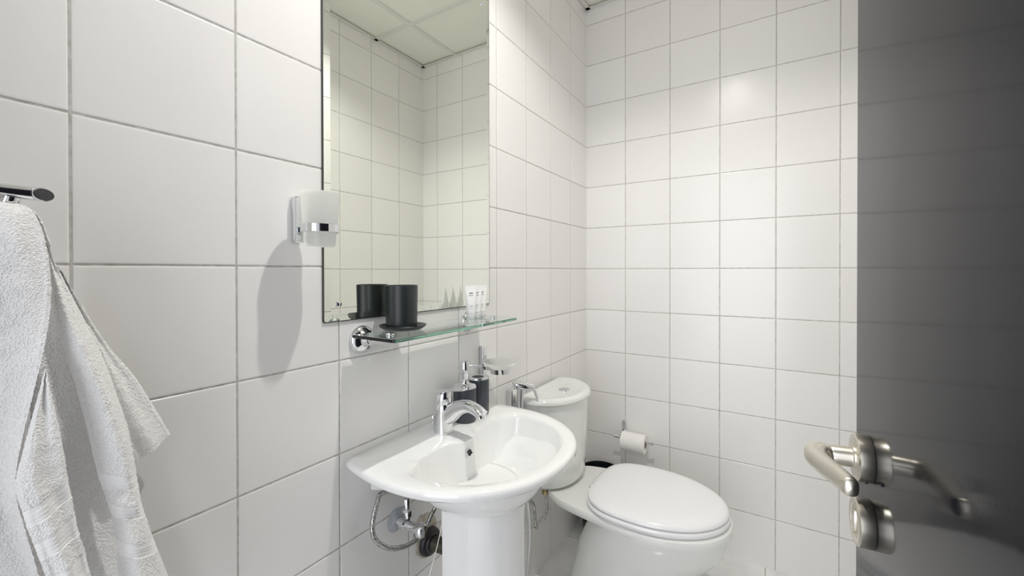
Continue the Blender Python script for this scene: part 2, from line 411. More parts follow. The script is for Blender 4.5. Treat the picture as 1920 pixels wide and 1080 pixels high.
# ------------------------------------------------------------------ wash basin
BY = .647
def dense_outer(sc_x=1, half=.257, back=.235, front=.412, mid=.15, ex=2.12, x0=.0015):
    pts = []
    N = 60
    for k in range(N+1):                       # near side, back to front then far side
        a = PI/2*k/N
        x = mid+(front-mid)*math.sin(a)**(2/ex); w_ = half*math.cos(a)**(2/ex)
        pts.append((x, w_))
    side = [(x0+(mid-x0)*k/12, back+(half-back)*(1-(1-k/12)**2)) for k in range(12)]
    side[0] = (x0, back-.006); side.insert(1, (x0+.004, back))
    right = side+pts
    return [(x, BY+w_) for x, w_ in right] + [(x, BY-w_) for x, w_ in reversed(right)]
def polar(poly, c, n):
    out = []
    m_ = len(poly)
    for k in range(n):
        a = 2*PI*(k+.5)/n; dx, dy = math.cos(a), math.sin(a); best = None
        for i in range(m_):
            x1, y1 = poly[i]; x2, y2 = poly[(i+1) % m_]
            ex_, ey = x2-x1, y2-y1; den = dx*ey-dy*ex_
            if abs(den) < 1e-12: continue
            t = ((x1-c[0])*ey-(y1-c[1])*ex_)/den; s = ((x1-c[0])*dy-(y1-c[1])*dx)/den
            if t > 0 and -1e-6 <= s <= 1+1e-6 and (best is None or t > best): best = t
        out.append((c[0]+dx*best, c[1]+dy*best))
    return out
NB = 180; cc = (.225, BY)
OUT = polar(dense_outer(), cc, NB)
def inner_poly():
    pts = []
    N = 50
    for k in range(N+1):
        a = PI/2*k/N; pts.append((.185+(.372-.185)*math.sin(a)**(2/2.2), .205*math.cos(a)**(2/2.2)))
    side = []
    for k in range(14):
        a = PI/2*k/14; side.append((.185-.055*math.cos(a)**(.9), .205*math.sin(a)**.55 if a > 0 else 0))
    # back edge with bulge round the tap
    back = []
    for k in range(30):
        y = .15*k/30; back.append((.130+.026*math.exp(-(y/.042)**4), y))
    side = [(x, max(y, 0)) for x, y in side if y > .15]
    right = back+side+pts
    return [(x, BY+.002+w_) for x, w_ in right] + [(x, BY+.002-w_) for x, w_ in reversed(right)]
INN = polar(inner_poly(), cc, NB)
def mixr(A, B, t): return [(a[0]*(1-t)+b_[0]*t, a[1]*(1-t)+b_[1]*t) for a, b_ in zip(A, B)]
def scale(A, c, s, sy=None, xmin=.0015): return [(max(xmin, c[0]+(a[0]-c[0])*s), c[1]+(a[1]-c[1])*(sy or s)) for a in A]
def zr(A, z): return [(a[0], a[1], z) for a in A]
def zdeck(A, z0, lift): return [(a[0], a[1], z0) for a in A]
BZ = .786
bot = polar(dense_outer(half=.112, back=.172, front=.292, mid=.165, ex=2.0), cc, NB)
midb = polar(dense_outer(half=.180, back=.195, front=.335, mid=.13, ex=2.0), cc, NB)
lowb = polar(dense_outer(half=.228, back=.216, front=.382, mid=.14, ex=2.05), cc, NB)
drain_c = (.225, BY)
Bc = [(cc[0]+(.10)*math.cos(2*PI*(k+.5)/NB), cc[1]+.12*math.sin(2*PI*(k+.5)/NB)) for k in range(NB)]
def circ(r): return [(cc[0]+r*math.cos(2*PI*(k+.5)/NB), cc[1]+r*math.sin(2*PI*(k+.5)/NB)) for k in range(NB)]
rings = [zr(circ(.05), .688), zr(mixr(circ(.05), bot, .8), .687), zr(bot, .689), zr(mixr(bot, midb, .15), .693), zr(mixr(bot, midb, .5), .711), zr(midb, .728), zr(mixr(midb, lowb, .6), .738),
         zr(lowb, .760), zr(mixr(lowb, OUT, .5), .7640), zr(mixr(lowb, OUT, .88), .7660), zr(OUT, .7700), zr(scale(OUT, cc, 1.003), .7755), zr(scale(OUT, cc, 1.001), .7800), zr(scale(OUT, cc, .990), .7835), zr(scale(OUT, cc, .972), BZ)]
r0 = scale(OUT, cc, .972)
rings += [zr(mixr(r0, INN, .35), BZ+.0004), zr(mixr(r0, INN, .7), BZ-.001), zr(mixr(r0, INN, .9), BZ-.003), zr(INN, BZ-.0065), zr(scale(INN, cc, .985), BZ-.0125), zr(scale(INN, cc, .965), BZ-.024),
zr(mixr(scale(INN, cc, .945), Bc, .03), BZ-.040), zr(mixr(scale(INN, cc, .90), Bc, .08), BZ-.062), zr(mixr(scale(INN, cc, .83), Bc, .15), BZ-.084), zr(mixr(scale(INN, cc, .73), Bc, .25), BZ-.101), zr(mixr(scale(INN, cc, .60), scale(Bc, cc, .8), .4), BZ-.113),
          zr(mixr(scale(INN, cc, .44), scale(Bc, cc, .55), .6), BZ-.1205), zr(mixr(scale(INN, cc, .28), scale(Bc, cc, .38), .8), BZ-.1245), zr(circ(.024), BZ-.127)]
basin = thing('pedestal_basin', 'white ceramic pedestal wash basin mounted on the tiled wall under the glass shelf', 'wash basin', (.15, BY, 0))
obj('bowl', *loft(rings, True, True), m_cer, basin)
v, f = lathe([(.024, 0), (.0235, .002), (.017, .003), (.016, .0008), (.0001, .0005)], (cc[0], cc[1], BZ-.1275), n=40)
dr = obj('drain', v, f, m_chrome, basin)
ov = (.1615, .640, .752); ax_ = Vector((.97, -.03, .2))
v, f = lathe([(.0100, -.003), (.0102, .0015), (.0088, .0025), (.0075, .0015), (.0074, -.002)], ov, ax_, 32, cap=False)
oo = obj('overflow_ring', v, f, m_chrome, basin)
v, f = lathe([(.0076, -.003), (.0076, .0004), (.0001, .0006)], ov, ax_, 32)
obj('overflow_hole', v, f, m_ink, basin)
# pedestal: horseshoe column, open towards the wall
def ped(z, hx, hy, xb=.157):
    pts = []
    N = 40
    for k in range(N+1):
        a = -PI/2+PI*k/N
        pts.append((.165+hx*math.copysign(abs(math.cos(a))**.85, math.cos(a)), BY+hy*math.sin(a), z))
    out = [(xb, BY-hy*.99, z)]+pts+[(xb, BY+hy*.99, z)]
    inn = [(.165+(x-.165)*(.86), BY+(y-BY)*.86, z) for x, y, _ in reversed(out)]
    inn[0] = (xb, inn[0][1], z); inn[-1] = (xb, inn[-1][1], z)
    return out+inn
rings = [ped(z, hx, hy) for z, hx, hy in ((0, .145, .112), (.02, .144, .110), (.08, .138, .104), (.2, .135, .101), (.4, .134, .100), (.6, .135, .101), (.66, .137, .103), (.690, .138, .104))]
obj('pedestal', *loft(rings), m_cer, basin)

# ------------------------------------------------------------------ mixer tap
QX, QY = .079, .640
tp = thing('mixer_tap', 'chrome single lever mixer tap on the wash basin deck', 'tap', (QX, QY, BZ))
mb = MB()
def ell(c, a, b_, z, n=36, rot=0, tilt=0):
    out = []
    for k in range(n):
        x = a*math.cos(2*PI*k/n); y = b_*math.sin(2*PI*k/n)
        out.append((c[0]+x, c[1]+y, z+tilt*x))
    return out
rings = [ell((QX, QY), a, b_, BZ+z_, tilt=t_) for z_, a, b_, t_ in ((0, .0245, .0235, 0), (.003, .0248, .0238, 0), (.006, .0243, .0233, 0), (.025, .0243, .0230, 0), (.045, .0250, .0236, 0), (.060, .0250, .0238, -.02), (.068, .0246, .0234, -.04), (.073, .0215, .0205, -.05))]
mb.add(*loft(rings))
sp = smooth_path([(QX+.004, QY, BZ+.046), (QX+.024, QY, BZ+.051), (QX+.050, QY, BZ+.068), (QX+.080, QY, BZ+.077), (QX+.106, QY, BZ+.072), (QX+.122, QY, BZ+.063)], 6)
rings = []
for i, p in enumerate(sp):
    t = i/(len(sp)-1); dd = (sp[min(i+1, len(sp)-1)]-sp[max(i-1, 0)]).normalized()
    up = Vector((-dd.z, 0, dd.x)); s = Vector((0, 1, 0))
    hu = .020*(1-t)**1.6+.0098; hs = .0185-.004*math.sin(t*PI)*1.0
    rings.append([p + s*math.copysign(abs(math.cos(2*PI*k/28))**.75, math.cos(2*PI*k/28))*hs + up*math.copysign(abs(math.sin(2*PI*k/28))**.8, math.sin(2*PI*k/28))*hu for k in range(28)])
mb.add(*loft(rings))
body = mb.build('tap_body', m_chrome, tp)
v, f = lathe([(.0098, 0), (.0105, .001), (.0105, .010), (.0090, .012)], (QX+.1135, QY, BZ+.0625), (.28, 0, -1), 28)
obj('aerator', v, f, m_chrome, tp)
mb = MB()
rings = [ell((QX-.001+.0, QY), a, b_, BZ+z_, tilt=t_) for z_, a, b_, t_ in ((.070, .0205, .0198, -.04), (.074, .0222, .0212, -.02), (.088, .0228, .0216, .02), (.096, .0218, .0206, .12), (.1015, .0170, .016, .18), (.1045, .007, .007, .2))]
mb.add(*loft(rings))
lp = [(QX-.012, QY, BZ+.099), (QX+.012, QY, BZ+.105), (QX+.036, QY, BZ+.111), (QX+.060, QY, BZ+.115), (QX+.072, QY, BZ+.1165)]
P = smooth_path(lp, 5); rings = []
for i, p in enumerate(P):
    t = i/(len(P)-1); wd = .0165-.004*t; th = .0050-.0024*t
    e = math.sqrt(max(.02, 1-((t-.88)/.12)**2)) if t > .88 else 1
    rings.append([p + Vector((0, 1, 0))*math.copysign(abs(math.cos(2*PI*k/24))**.7, math.cos(2*PI*k/24))*wd*e + Vector((-.2, 0, 1))*math.sin(2*PI*k/24)*th*e for k in range(24)])
mb.add(*loft(rings))
mb.build('tap_lever', m_chrome, tp)
mb = MB(); mb.add(*lathe([(.0022, 0), (.0022, .026)], (QX-.034, QY, BZ), n=14)); mb.add(*lathe([(.003, .024), (.0062, .027), (.0066, .031), (.0045, .035), (.0001, .0362)], (QX-.034, QY, BZ), n=24))
mb.build('lift_rod', m_chrome, tp)

# ------------------------------------------------------------------ soap pump and brush pot
PX, PY = .074, .7335
pu = thing('soap_dispenser', 'slate grey soap dispenser with chrome pump behind the tap', 'soap dispenser', (PX, PY, BZ))
v, f = lathe([(.0285, .0005), (.0305, .003), (.0315, .008), (.0315, .088), (.0312, .0895)], (PX, PY, BZ), n=56)
obj('bottle', v, f, m_slate, pu)
v, f = lathe([(.0318, .0893), (.0320, .092), (.0310, .0945), (.020, .0985), (.0135, .1005), (.0125, .104)], (PX, PY, BZ), n=56)
obj('collar', v, f, m_chrome, pu)
mb = MB(); mb.add(*lathe([(.0095, .100), (.0100, .106), (.0092, .110), (.0110, .120), (.0126, .123), (.0128, .154), (.0115, .1585), (.0001, .161)], (PX, PY, BZ), n=36))
mb.add(*tube([(PX+.006, PY+.004, BZ+.1480), (PX+.018, PY+.011, BZ+.1485), (PX+.031, PY+.019, BZ+.1475), (PX+.036, PY+.022, BZ+.143)], [.0042, .0038, .0034, .0030], 16))
mb.build('pump', m_chrome, pu)
HX, HY = .070, .7985
bp_ = thing('toothbrush_pot', 'slate grey brush pot with chrome rim and dark opening beside the soap dispenser', 'toothbrush holder', (HX, HY, BZ))
v, f = lathe([(.0285, .0005), (.0305, .003), (.0315, .008), (.0315, .098), (.0312, .0995)], (HX, HY, BZ), n=56)
obj('cylinder_body', v, f, m_slate, bp_)
v, f = lathe([(.0318, .0993), (.0320, .1015), (.0312, .1035), (.0180, .1040), (.0170, .1030), (.0170, .098)], (HX, HY, BZ), n=56, cap=False)
obj('rim', v, f, m_chrome, bp_)
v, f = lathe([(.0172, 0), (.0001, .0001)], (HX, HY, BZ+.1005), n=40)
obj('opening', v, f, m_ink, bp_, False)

# ------------------------------------------------------------------ soap dish on the wall
sd = thing('wall_soap_dish', 'frosted glass soap dish in a chrome wall holder right of the shelf', 'soap dish', (0, .909, .86))
bevel(obj('back_plate', *box(.0005, .0175, .8960, .9190, .862, .954), m_chrome, sd, False), .0035, 4)
mb = MB(); SX, SYY = .073, .909
mb.add(*lathe([(.0270, .8770), (.0300, .8770), (.0300, .8920), (.0270, .8920), (.0270, .8770)], (SX, SYY, 0), n=56, cap=False))
mb.add(*box(.009, .046, .903, .915, .880, .891))
bevel(mb.build('ring_arm', m_chrome, sd), .0008, 2)
v, f = lathe([(.0001, .888), (.022, .8880), (.0275, .8910), (.0360, .8990), (.0480, .9080), (.0520, .9115), (.0522, .9130), (.0508, .9135), (.0470, .9110), (.0350, .9025), (.0260, .8950), (.020, .8925), (.0001, .8920)], (SX, SYY, 0), n=60, cap=False)
obj('dish', v, f, m_frost, sd)

# ------------------------------------------------------------------ supply valve, hoses and drain under the basin
vv = thing('angle_valve', 'chrome angle valve with clear wall flange under the basin', 'valve', (0, .560, .575))
v, f = lathe([(.0275, 0), (.0280, .0012), (.0250, .0028), (.0165, .0062), (.0155, .009), (.0125, .010)], (.0006, .555, .581), (1, 0, 0), 48)
obj('flange', v, f, m_trans, vv)
mb = MB()
mb.add(*lathe([(.010, 0), (.010, .014), (.0135, .016), (.0135, .028), (.0110, .031), (.0110, .062)], (.004, .555, .581), (1, .08, -.05), 32))
mb.add(*lathe([(.0085, 0), (.0085, .016), (.0120, .017), (.0120, .031), (.0090, .034), (.0065, .036), (.0065, .060)], (.034, .558, .581), (0, 0, 1), 6))
mb.add(*lathe([(.0095, .0), (.0095, .012)], (.034, .558, .597), (0, 0, 1), 32))
mb.build('valve_body', m_chrome, vv)
mb = MB(); mb.add(*lathe([(.0110, 0), (.0160, .004), (.0175, .012), (.0165, .022), (.0130, .026), (.0001, .027)], (.062, .560, .577), (1, .08, -.05), 12))
mb.build('valve_handle', m_chrome, vv)
mb = MB()
mb.add(*tube([(0.05, 0.56, 0.683), (0.02, 0.497, 0.678), (0.028, 0.476, 0.671), (0.036, 0.458, 0.647), (0.042, 0.451, 0.619), (0.048, 0.462, 0.591), (0.05, 0.498, 0.56), (0.052, 0.545, 0.542), (0.052, 0.584, 0.541), (0.052, 0.608, 0.556), (0.052, 0.625, 0.574), (0.054, 0.641, 0.595), (0.07, 0.66, 0.683)], .0055, 14, 8))
tag(mb.build('braided_basin_hose', m_braid), 'braided steel supply hose looping under the left of the basin', 'hose')
mb = MB()
mb.add(*tube([(.100, .500, .620), (.100, .537, .605), (.100, .576, .592), (.1002, .612, .5805), (.1008, .610, .572), (.105, .583, .523), (.110, .556, .485), (.113, .530, .44), (.114, .522, .42)], .0009, 8, 4))
tag(mb.build('pop_up_rod', m_nickel), 'thin bent chrome pop-up rod hanging in front of the black drain collar', 'rod')
dp = thing('drain_pipe', 'dark drain pipe with black rubber collar in the wall behind the pedestal', 'pipe', (0, .665, .475))
v, f = lathe([(.012, 0), (.0330, .001), (.0365, .004), (.0360, .010), (.0330, .015), (.0250, .018), (.0230, .022)], (.0008, .666, .469), (1, 0, 0), 40)
obj('rubber_collar', v, f, m_rubber, dp)
v, f = tube([(.010, .666, .469), (.050, .678, .463), (.090, .690, .460), (.130, .690, .470), (.150, .675, .52), (.155, .66, .60), (.155, .655, .678)], .0190, 24, 6)
obj('waste_pipe', v, f, m_olive, dp)
stn = MB()
rg = random.Random(5); pts = []
for k in range(40):
    a = 2*PI*k/40; r = .046*(1+.10*math.sin(3*a+1)+.06*math.sin(7*a)+rg.uniform(-.05, .05)); pts.append((.0009, .655+r*math.cos(a)*.85, .492+r*math.sin(a)*1.25))
m_stain = add_noise(mat('rust_stain', (.4, .33, .24), .9), 45, 5, col=(.35, .7, (.66, .62, .54), (.45, .38, .28)))
# ragged mortar patch round the pipe hole
tag(obj('mortar_patch', *loft([pts, [(p[0]+.0006, .655+(p[1]-.655)*.96, .492+(p[2]-.492)*.96) for p in pts]], False, True), m_stain, None, False), 'brown stained mortar patch around the black drain collar', 'wall patch')

# ------------------------------------------------------------------ bidet spray between basin and toilet
bs = thing('bidet_spray', 'chrome hand bidet spray hanging on the wall between basin and toilet', 'bidet spray', (0, 1.08, .70))
mb = MB()
mb.add(*box(.0006, .024, 1.056, 1.082, .700, .778))
bevel(mb.build('wall_bracket', m_chrome, bs, False), .003, 3)
mb = MB()
c0, c1 = Vector((.030, 1.040, .805)), Vector((.085, 1.105, .782))
mb.add(*loft([lever_ring(Vector((.028, 1.055, .803)), (.6, .55, -.22), .011, .008), lever_ring(Vector((.034, 1.060, .801)), (.6, .55, -.22), .0165, .0150), lever_ring(Vector((.074, 1.098, .788)), (.6, .55, -.22), .0165, .0140), lever_ring(Vector((.081, 1.104, .785)), (.6, .55, -.22), .013, .010)]))
mb.add(*tube([(.048, 1.074, .792), (.046, 1.074, .74), (.044, 1.073, .68), (.042, 1.072, .64)], [.0125, .0118, .0110, .0098], 20))
mb.build('spray_head', m_chrome, bs)
mb = MB()
mb.add(*tube([(.072, 1.096, .797), (.083, 1.106, .778), (.089, 1.112, .755), (.092, 1.115, .738)], [.0055, .0060, .0052, .004], 12, 6, flat=(1.4, .9)))
mb.build('trigger', m_chrome, bs)
mb = MB()
mb.add(*tube([(.042, 1.072, .645), (.046, 1.084, .56), (.050, 1.096, .45), (.056, 1.112, .34), (.056, 1.118, .25), (.052, 1.112, .16), (.045, 1.105, .06), (.042, 1.11, .008)], .0068, 16, 10))
mb.build('shower_hose', mat('ribbed_chrome_hose', (.75, .76, .78), .18, 1), bs)

# ------------------------------------------------------------------ toilet
TYC = 1.283
to = thing('toilet', 'white close-coupled toilet with closed lid beside the wash basin', 'toilet', (.35, TYC, 0))
def ring_w(fn, z, n=96):
    """fn(x)->half width, closed outline from list of (x, w)"""
    right = fn
    return [(x, TYC+w_, z) for x, w_ in right]+[(x, TYC-w_, z) for x, w_ in reversed(right)]
def resample(P, n):
    P = smooth_path([(x, w_, 0) for x, w_ in P], 12)
    L = [0]
    for i in range(1, len(P)): L.append(L[-1]+(P[i]-P[i-1]).length)
    out = []
    for k in range(n):
        s = L[-1]*k/(n-1); i = 0
        while i < len(L)-2 and L[i+1] < s: i += 1
        t = (s-L[i])/max(1e-9, L[i+1]-L[i]); p = P[i].lerp(P[i+1], t); out.append((p.x, max(p.y, .0002)))
    return out
def egg(xb, xf, w_, bk=.55, n=60, mid=None, ex=2.0, eb=2.6):
    mid = mid if mid is not None else xb+(xf-xb)*.42
    pts = []
    for k in range(n):
        a = PI*k/(n-1); c, s = math.cos(a), math.sin(a)
        if c > 0: x = mid-(mid-xb)*abs(c)**(2/eb); y = w_*abs(s)**(2/eb)
        else: x = mid+(xf-mid)*abs(c)**(2/ex); y = w_*abs(s)**(2/ex)
        pts.append((x, max(y, .0002)))
    return pts
# pedestal and bowl
rings = []
for z, xb, xf, w_, mid in ((0, .135, .560, .112, .34), (.012, .135, .560, .112, .34), (.03, .142, .552, .106, .34), (.10, .158, .545, .100, .34), (.18, .178, .548, .104, .36), (.205, .184, .562, .112, .37), (.24, .193, .598, .128, .39),
                           (.28, .212, .637, .148, .41), (.315, .228, .662, .164, .42), (.345, .252, .676, .177, .43), (.366, .285, .680, .186, .44), (.380, .30, .682, .189, .45), (.395, .30, .683, .192, .45), (.403, .303, .680, .190, .45), (.407, .31, .670, .182, .45)):
    rings.append(ring_w(egg(xb, xf, w_, mid=mid), z))
mb = MB(); mb.add(*loft(rings))
# rear platform flaring into the rim
fl = resample([(.094, .0), (.094, .06), (.096, .102), (.104, .114), (.125, .128), (.160, .147), (.21, .160), (.28, .173), (.36, .186), (.43, .1915), (.48, .186), (.53, .165), (.60, .11), (.62, .05), (.625, 0)], 60)
def insr(P, d): 
    cx = .36
    return [(cx+(x-cx)*(1-d/.3), w_*(1-d/.17)) for x, w_ in P]
fz = [(.372, .05), (.3735, .022), (.376, .010), (.381, .003), (.390, 0), (.401, .0008), (.4058, .004), (.4075, .010)]
mb.add(*loft([ring_w(insr(fl, dd), z) for z, dd in fz]))
obj_b = mb.build('bowl', m_cer2, to)
# raised collar where the tank sits
def tankring(z, xb, xf, w_, ex=2.4):
    pts = [(xb, .0002), (xb, w_*.55), (xb, w_*.86)]
    N = 44
    for k in range(N+1):
        a = PI/2*k/N
        x = (xb+.035)+(xf-xb-.035)*math.sin(a)**(2/ex); y = w_*math.cos(a)**(2/ex)
        pts.append((x, max(y, .0002)))
    pts.insert(3, (xb+.006, w_*.95)); pts.insert(4, (xb+.018, w_*.99))
    return ring_w(pts, z)
obj('tank', *loft([tankring(z, .018, xf, w_, 2.1) for z, xf, w_ in ((.4085, .150, .118), (.412, .166, .134), (.425, .178, .146), (.45, .184, .153), (.52, .188, .159), (.62, .191, .165), (.717, .193, .170), (.719, .19, .166))]), m_cer2, to)
obj('tank_lid', *loft([tankring(z, .012+i_, xf, w_, 2.0) for z, xf, w_, i_ in ((.7195, .196, .174, .004), (.7205, .202, .181, .001), (.725, .205, .187, 0), (.732, .2045, .1865, 0), (.738, .200, .182, .002), (.742, .192, .174, .006), (.743, .182, .162, .014), (.7405, .170, .147, .022), (.7380, .158, .132, .03), (.7370, .12, .09, .05))]), m_cer2, to)
v, f = lathe([(.0215, 0), (.0215, .003), (.0195, .0045), (.0190, .0035), (.0180, .0052), (.0001, .0062)], (.112, 1.290, .7368), n=40)
obj('flush_button', v, f, m_chrome, to)
# seat and lid
def seatring(z, g_): return ring_w([(x, w_) for x, w_ in egg(.237-g_, .676+g_, .194+g_, mid=.43, eb=3.1, ex=2.0)], z)
obj('seat', *loft([seatring(z, g_) for z, g_ in ((.4085, -.012), (.4095, -.006), (.414, -.002), (.420, -.001), (.4255, -.004), (.427, -.010))]), m_seat, to)
obj('lid', *loft([seatring(z, g_) for z, g_ in ((.4285, -.012), (.4292, -.008), (.434, -.0045), (.440, -.0060), (.4455, -.0130), (.4490, -.028), (.4515, -.06), (.453, -.11), (.4536, -.16))]), m_seat, to)
v, f = lathe([(.0035, 0), (.0035, .001)], (.224, 1.268, .4078), n=16)
obj('bolt_hole', v, f, m_ink, to)
mb = MB()
wob = [(.088, 1.178, .408), (.092, 1.176, .385), (.094, 1.176, .360), (.100, 1.170, .340), (.098, 1.150, .315), (.090, 1.140, .300), (.080, 1.136, .285), (.070, 1.140, .280), (.060, 1.152, .300), (.050, 1.165, .325), (.035, 1.175, .34), (.004, 1.18, .345)]
mb.add(*tube(wob, .0058, 14, 8))
tag(mb.build('braided_cistern_hose', m_braid), 'kinked braided steel hose hanging below the toilet tank', 'hose')
v, f = lathe([(.012, 0), (.012, .012), (.009, .014), (.009, .022)], (.088, 1.178, .386), n=6)
obj('inlet_nut', v, f, m_brass, to, False)

# ------------------------------------------------------------------ bin behind the toilet
WX, WY = .115, 1.672
v, f = lathe([(.0001, .001), (.074, .001), (.078, .004), (.080, .02), (.088, .262), (.092, .266), (.092, .276), (.088, .281), (.083, .2815), (.0820, .272), (.074, .01), (.0001, .008)], (WX, WY, 0), n=56, cap=False)
tag(obj('waste_bin', v, f, m_blackp), 'black round waste bin in the corner behind the toilet', 'bin')

# ------------------------------------------------------------------ toilet roll holder
rh = thing('toilet_roll_holder', 'chrome toilet roll holder on the tiled back wall above the toilet', 'toilet roll holder', (.19, YB, .42))
bevel(obj('back_plate', *box(.182, .202, YB-.011, YB-.0005, .415, .487), m_chrome, rh, False), .0035, 4)
mb = MB(); RY = YB-.062; RZ = .4260
mb.add(*tube([(.158, RY, RZ), (.334, RY, RZ)], .0052, 16, 0))
mb.add(*lathe([(.0052, 0), (.0085, .001), (.0085, .007), (.006, .009)], (.330, RY, RZ), (1, 0, 0), 24))
mb.add(*tube([(.192, YB-.010, .434), (.192, YB-.035, .434), (.190, RY, RZ+.002)], .006, 14, 6))
mb.build('roll_bar', m_chrome, rh)
rr_ = thing('toilet_roll', 'white toilet paper roll on the chrome holder', 'toilet paper', (.25, RY, RZ-.012))
RC = (0, RY, RZ-.0125)
v, f = lathe([(.0185, .199), (.0395, .199), (.0418, .2015), (.0418, .3015), (.0395, .304), (.0185, .304), (.0185, .199)], RC, (1, 0, 0), 64, cap=False)
obj('paper', v, f, m_paper, rr_)
v, f = lathe([(.0172, .1985), (.0185, .1985), (.0185, .3045), (.0172, .3045), (.0172, .1985)], RC, (1, 0, 0), 40, cap=False)
obj('core', v, f, m_card, rr_)
TOWEL = {
    'A': [((0.08, -0.0903, 1.2663), (0.082, -0.0531, 1.2645), 0.004, 0), ((0.085, -0.0942, 1.2501), (0.088, -0.0455, 1.2544), 0.006, 0), ((0.088, -0.0978, 1.2334), (0.094, -0.0403, 1.232), 0.006, 0), ((0.09, -0.0997, 1.2065), (0.098, -0.0371, 1.2023), 0.004, 0), ((0.091, -0.1009, 1.18), (0.101, -0.0362, 1.1696), 0.0, 0), ((0.092, -0.1018, 1.1429), (0.104, -0.0393, 1.1303), -0.006, 0), ((0.092, -0.102, 1.1006), (0.106, -0.0462, 1.0859), -0.01, 0), ((0.092, -0.1023, 1.0582), (0.106, -0.0541, 1.0405), -0.012, 0), ((0.09, -0.1023, 1.0153), (0.104, -0.0615, 0.9923), -0.012, 0), ((0.085, -0.1022, 0.9712), (0.098, -0.0624, 0.9541), -0.01, 0), ((0.08, -0.102, 0.9265), (0.094, -0.0538, 0.8995), -0.01, 0), ((0.07, -0.1015, 0.868), (0.085, -0.0408, 0.8288), -0.01, 0), ((0.06, -0.1009, 0.8191), (0.08, -0.0307, 0.7705), -0.01, 0)],
    'B': [((0.108, -0.0422, 1.0824), (0.108, -0.0414, 1.084), 0, 0), ((0.11, -0.0462, 1.0632), (0.11, -0.0391, 1.0645), 0.002, 0), ((0.112, -0.0528, 1.0309), (0.11, -0.0348, 1.0339), 0.004, 0), ((0.113, -0.0591, 0.9992), (0.11, -0.0305, 1.0028), 0.006, 0), ((0.113, -0.0644, 0.9666), (0.109, -0.0272, 0.9731), 0.007, 0), ((0.113, -0.0598, 0.9363), (0.109, -0.0256, 0.9556), 0.008, 1), ((0.112, -0.0564, 0.9173), (0.108, -0.0225, 0.9346), 0.006, 0), ((0.112, -0.052, 0.8978), (0.108, -0.0201, 0.9139), 0.008, 1), ((0.111, -0.0477, 0.8776), (0.107, -0.0165, 0.8884), 0.006, 0), ((0.11, -0.0426, 0.8543), (0.106, -0.0116, 0.8655), 0.008, 1), ((0.109, -0.0385, 0.8312), (0.105, -0.0079, 0.8405), 0.006, 0), ((0.108, -0.0275, 0.7812), (0.104, 0.0044, 0.7748), 0.006, 0)],
    'C': [((0.045, -0.0413, 1.2154), (0.045, -0.0153, 1.1837), 0, 0), ((0.038, -0.0405, 1.1587), (0.035, 0.0102, 1.1281), 0, 0), ((0.034, -0.0423, 1.0826), (0.03, 0.0317, 1.0539), -0.004, 0), ((0.03, -0.0443, 0.9935), (0.03, 0.0448, 0.9632), -0.006, 0), ((0.028, -0.0465, 0.9049), (0.03, 0.0597, 0.8607), -0.006, 0), ((0.028, -0.0406, 0.8247), (0.03, 0.0819, 0.749), -0.006, 0), ((0.028, -0.0367, 0.7574), (0.03, 0.1006, 0.6576), -0.006, 0)],
    'D': [((0.066, -0.06, 1.2673), (0.068, -0.0479, 1.264), 0.004, 0), ((0.07, -0.0498, 1.2576), (0.07, -0.0381, 1.2516), 0.006, 0), ((0.074, -0.0409, 1.2329), (0.073, -0.0317, 1.2243), 0.006, 0), ((0.078, -0.0352, 1.2087), (0.074, -0.0286, 1.2015), 0.006, 0), ((0.08, -0.0324, 1.1781), (0.066, -0.0159, 1.1698), 0.012, 0), ((0.082, -0.0287, 1.1349), (0.06, -0.0002, 1.1274), 0.02, 0), ((0.082, -0.0187, 1.0838), (0.058, 0.0156, 1.0827), 0.026, 0), ((0.082, -0.0087, 1.0308), (0.056, 0.0291, 1.0313), 0.03, 0), ((0.082, -0.0006, 0.9832), (0.056, 0.0406, 0.9808), 0.032, 0), ((0.082, 0.0053, 0.9444), (0.058, 0.0474, 0.9252), 0.032, 1), ((0.082, 0.0095, 0.9242), (0.058, 0.0495, 0.9057), 0.028, 0), ((0.082, 0.0143, 0.9021), (0.058, 0.0516, 0.8859), 0.032, 1), ((0.082, 0.0181, 0.8842), (0.058, 0.0555, 0.8653), 0.029, 0), ((0.082, 0.022, 0.8512), (0.058, 0.0633, 0.8319), 0.033, 1), ((0.082, 0.0234, 0.8328), (0.058, 0.0691, 0.8096), 0.03, 0), ((0.082, 0.0243, 0.8018), (0.056, 0.0846, 0.7514), 0.032, 0), ((0.08, 0.0301, 0.7322), (0.055, 0.1049, 0.6659), 0.032, 0)],
    'E': [((0.052, -0.022, 1.1967), (0.05, -0.0172, 1.189), 0, 0), ((0.05, -0.0073, 1.1506), (0.044, 0.0024, 1.1416), 0.003, 0), ((0.048, 0.0111, 1.0947), (0.04, 0.0272, 1.09), 0.006, 0), ((0.048, 0.0244, 1.0368), (0.036, 0.0531, 1.0465), 0.009, 0), ((0.048, 0.0347, 0.9847), (0.032, 0.0764, 0.9951), 0.011, 0), ((0.047, 0.0429, 0.9495), (0.03, 0.0905, 0.9626), 0.01, 0), ((0.046, 0.0486, 0.9305), (0.03, 0.0949, 0.9517), 0.008, 0)],
}

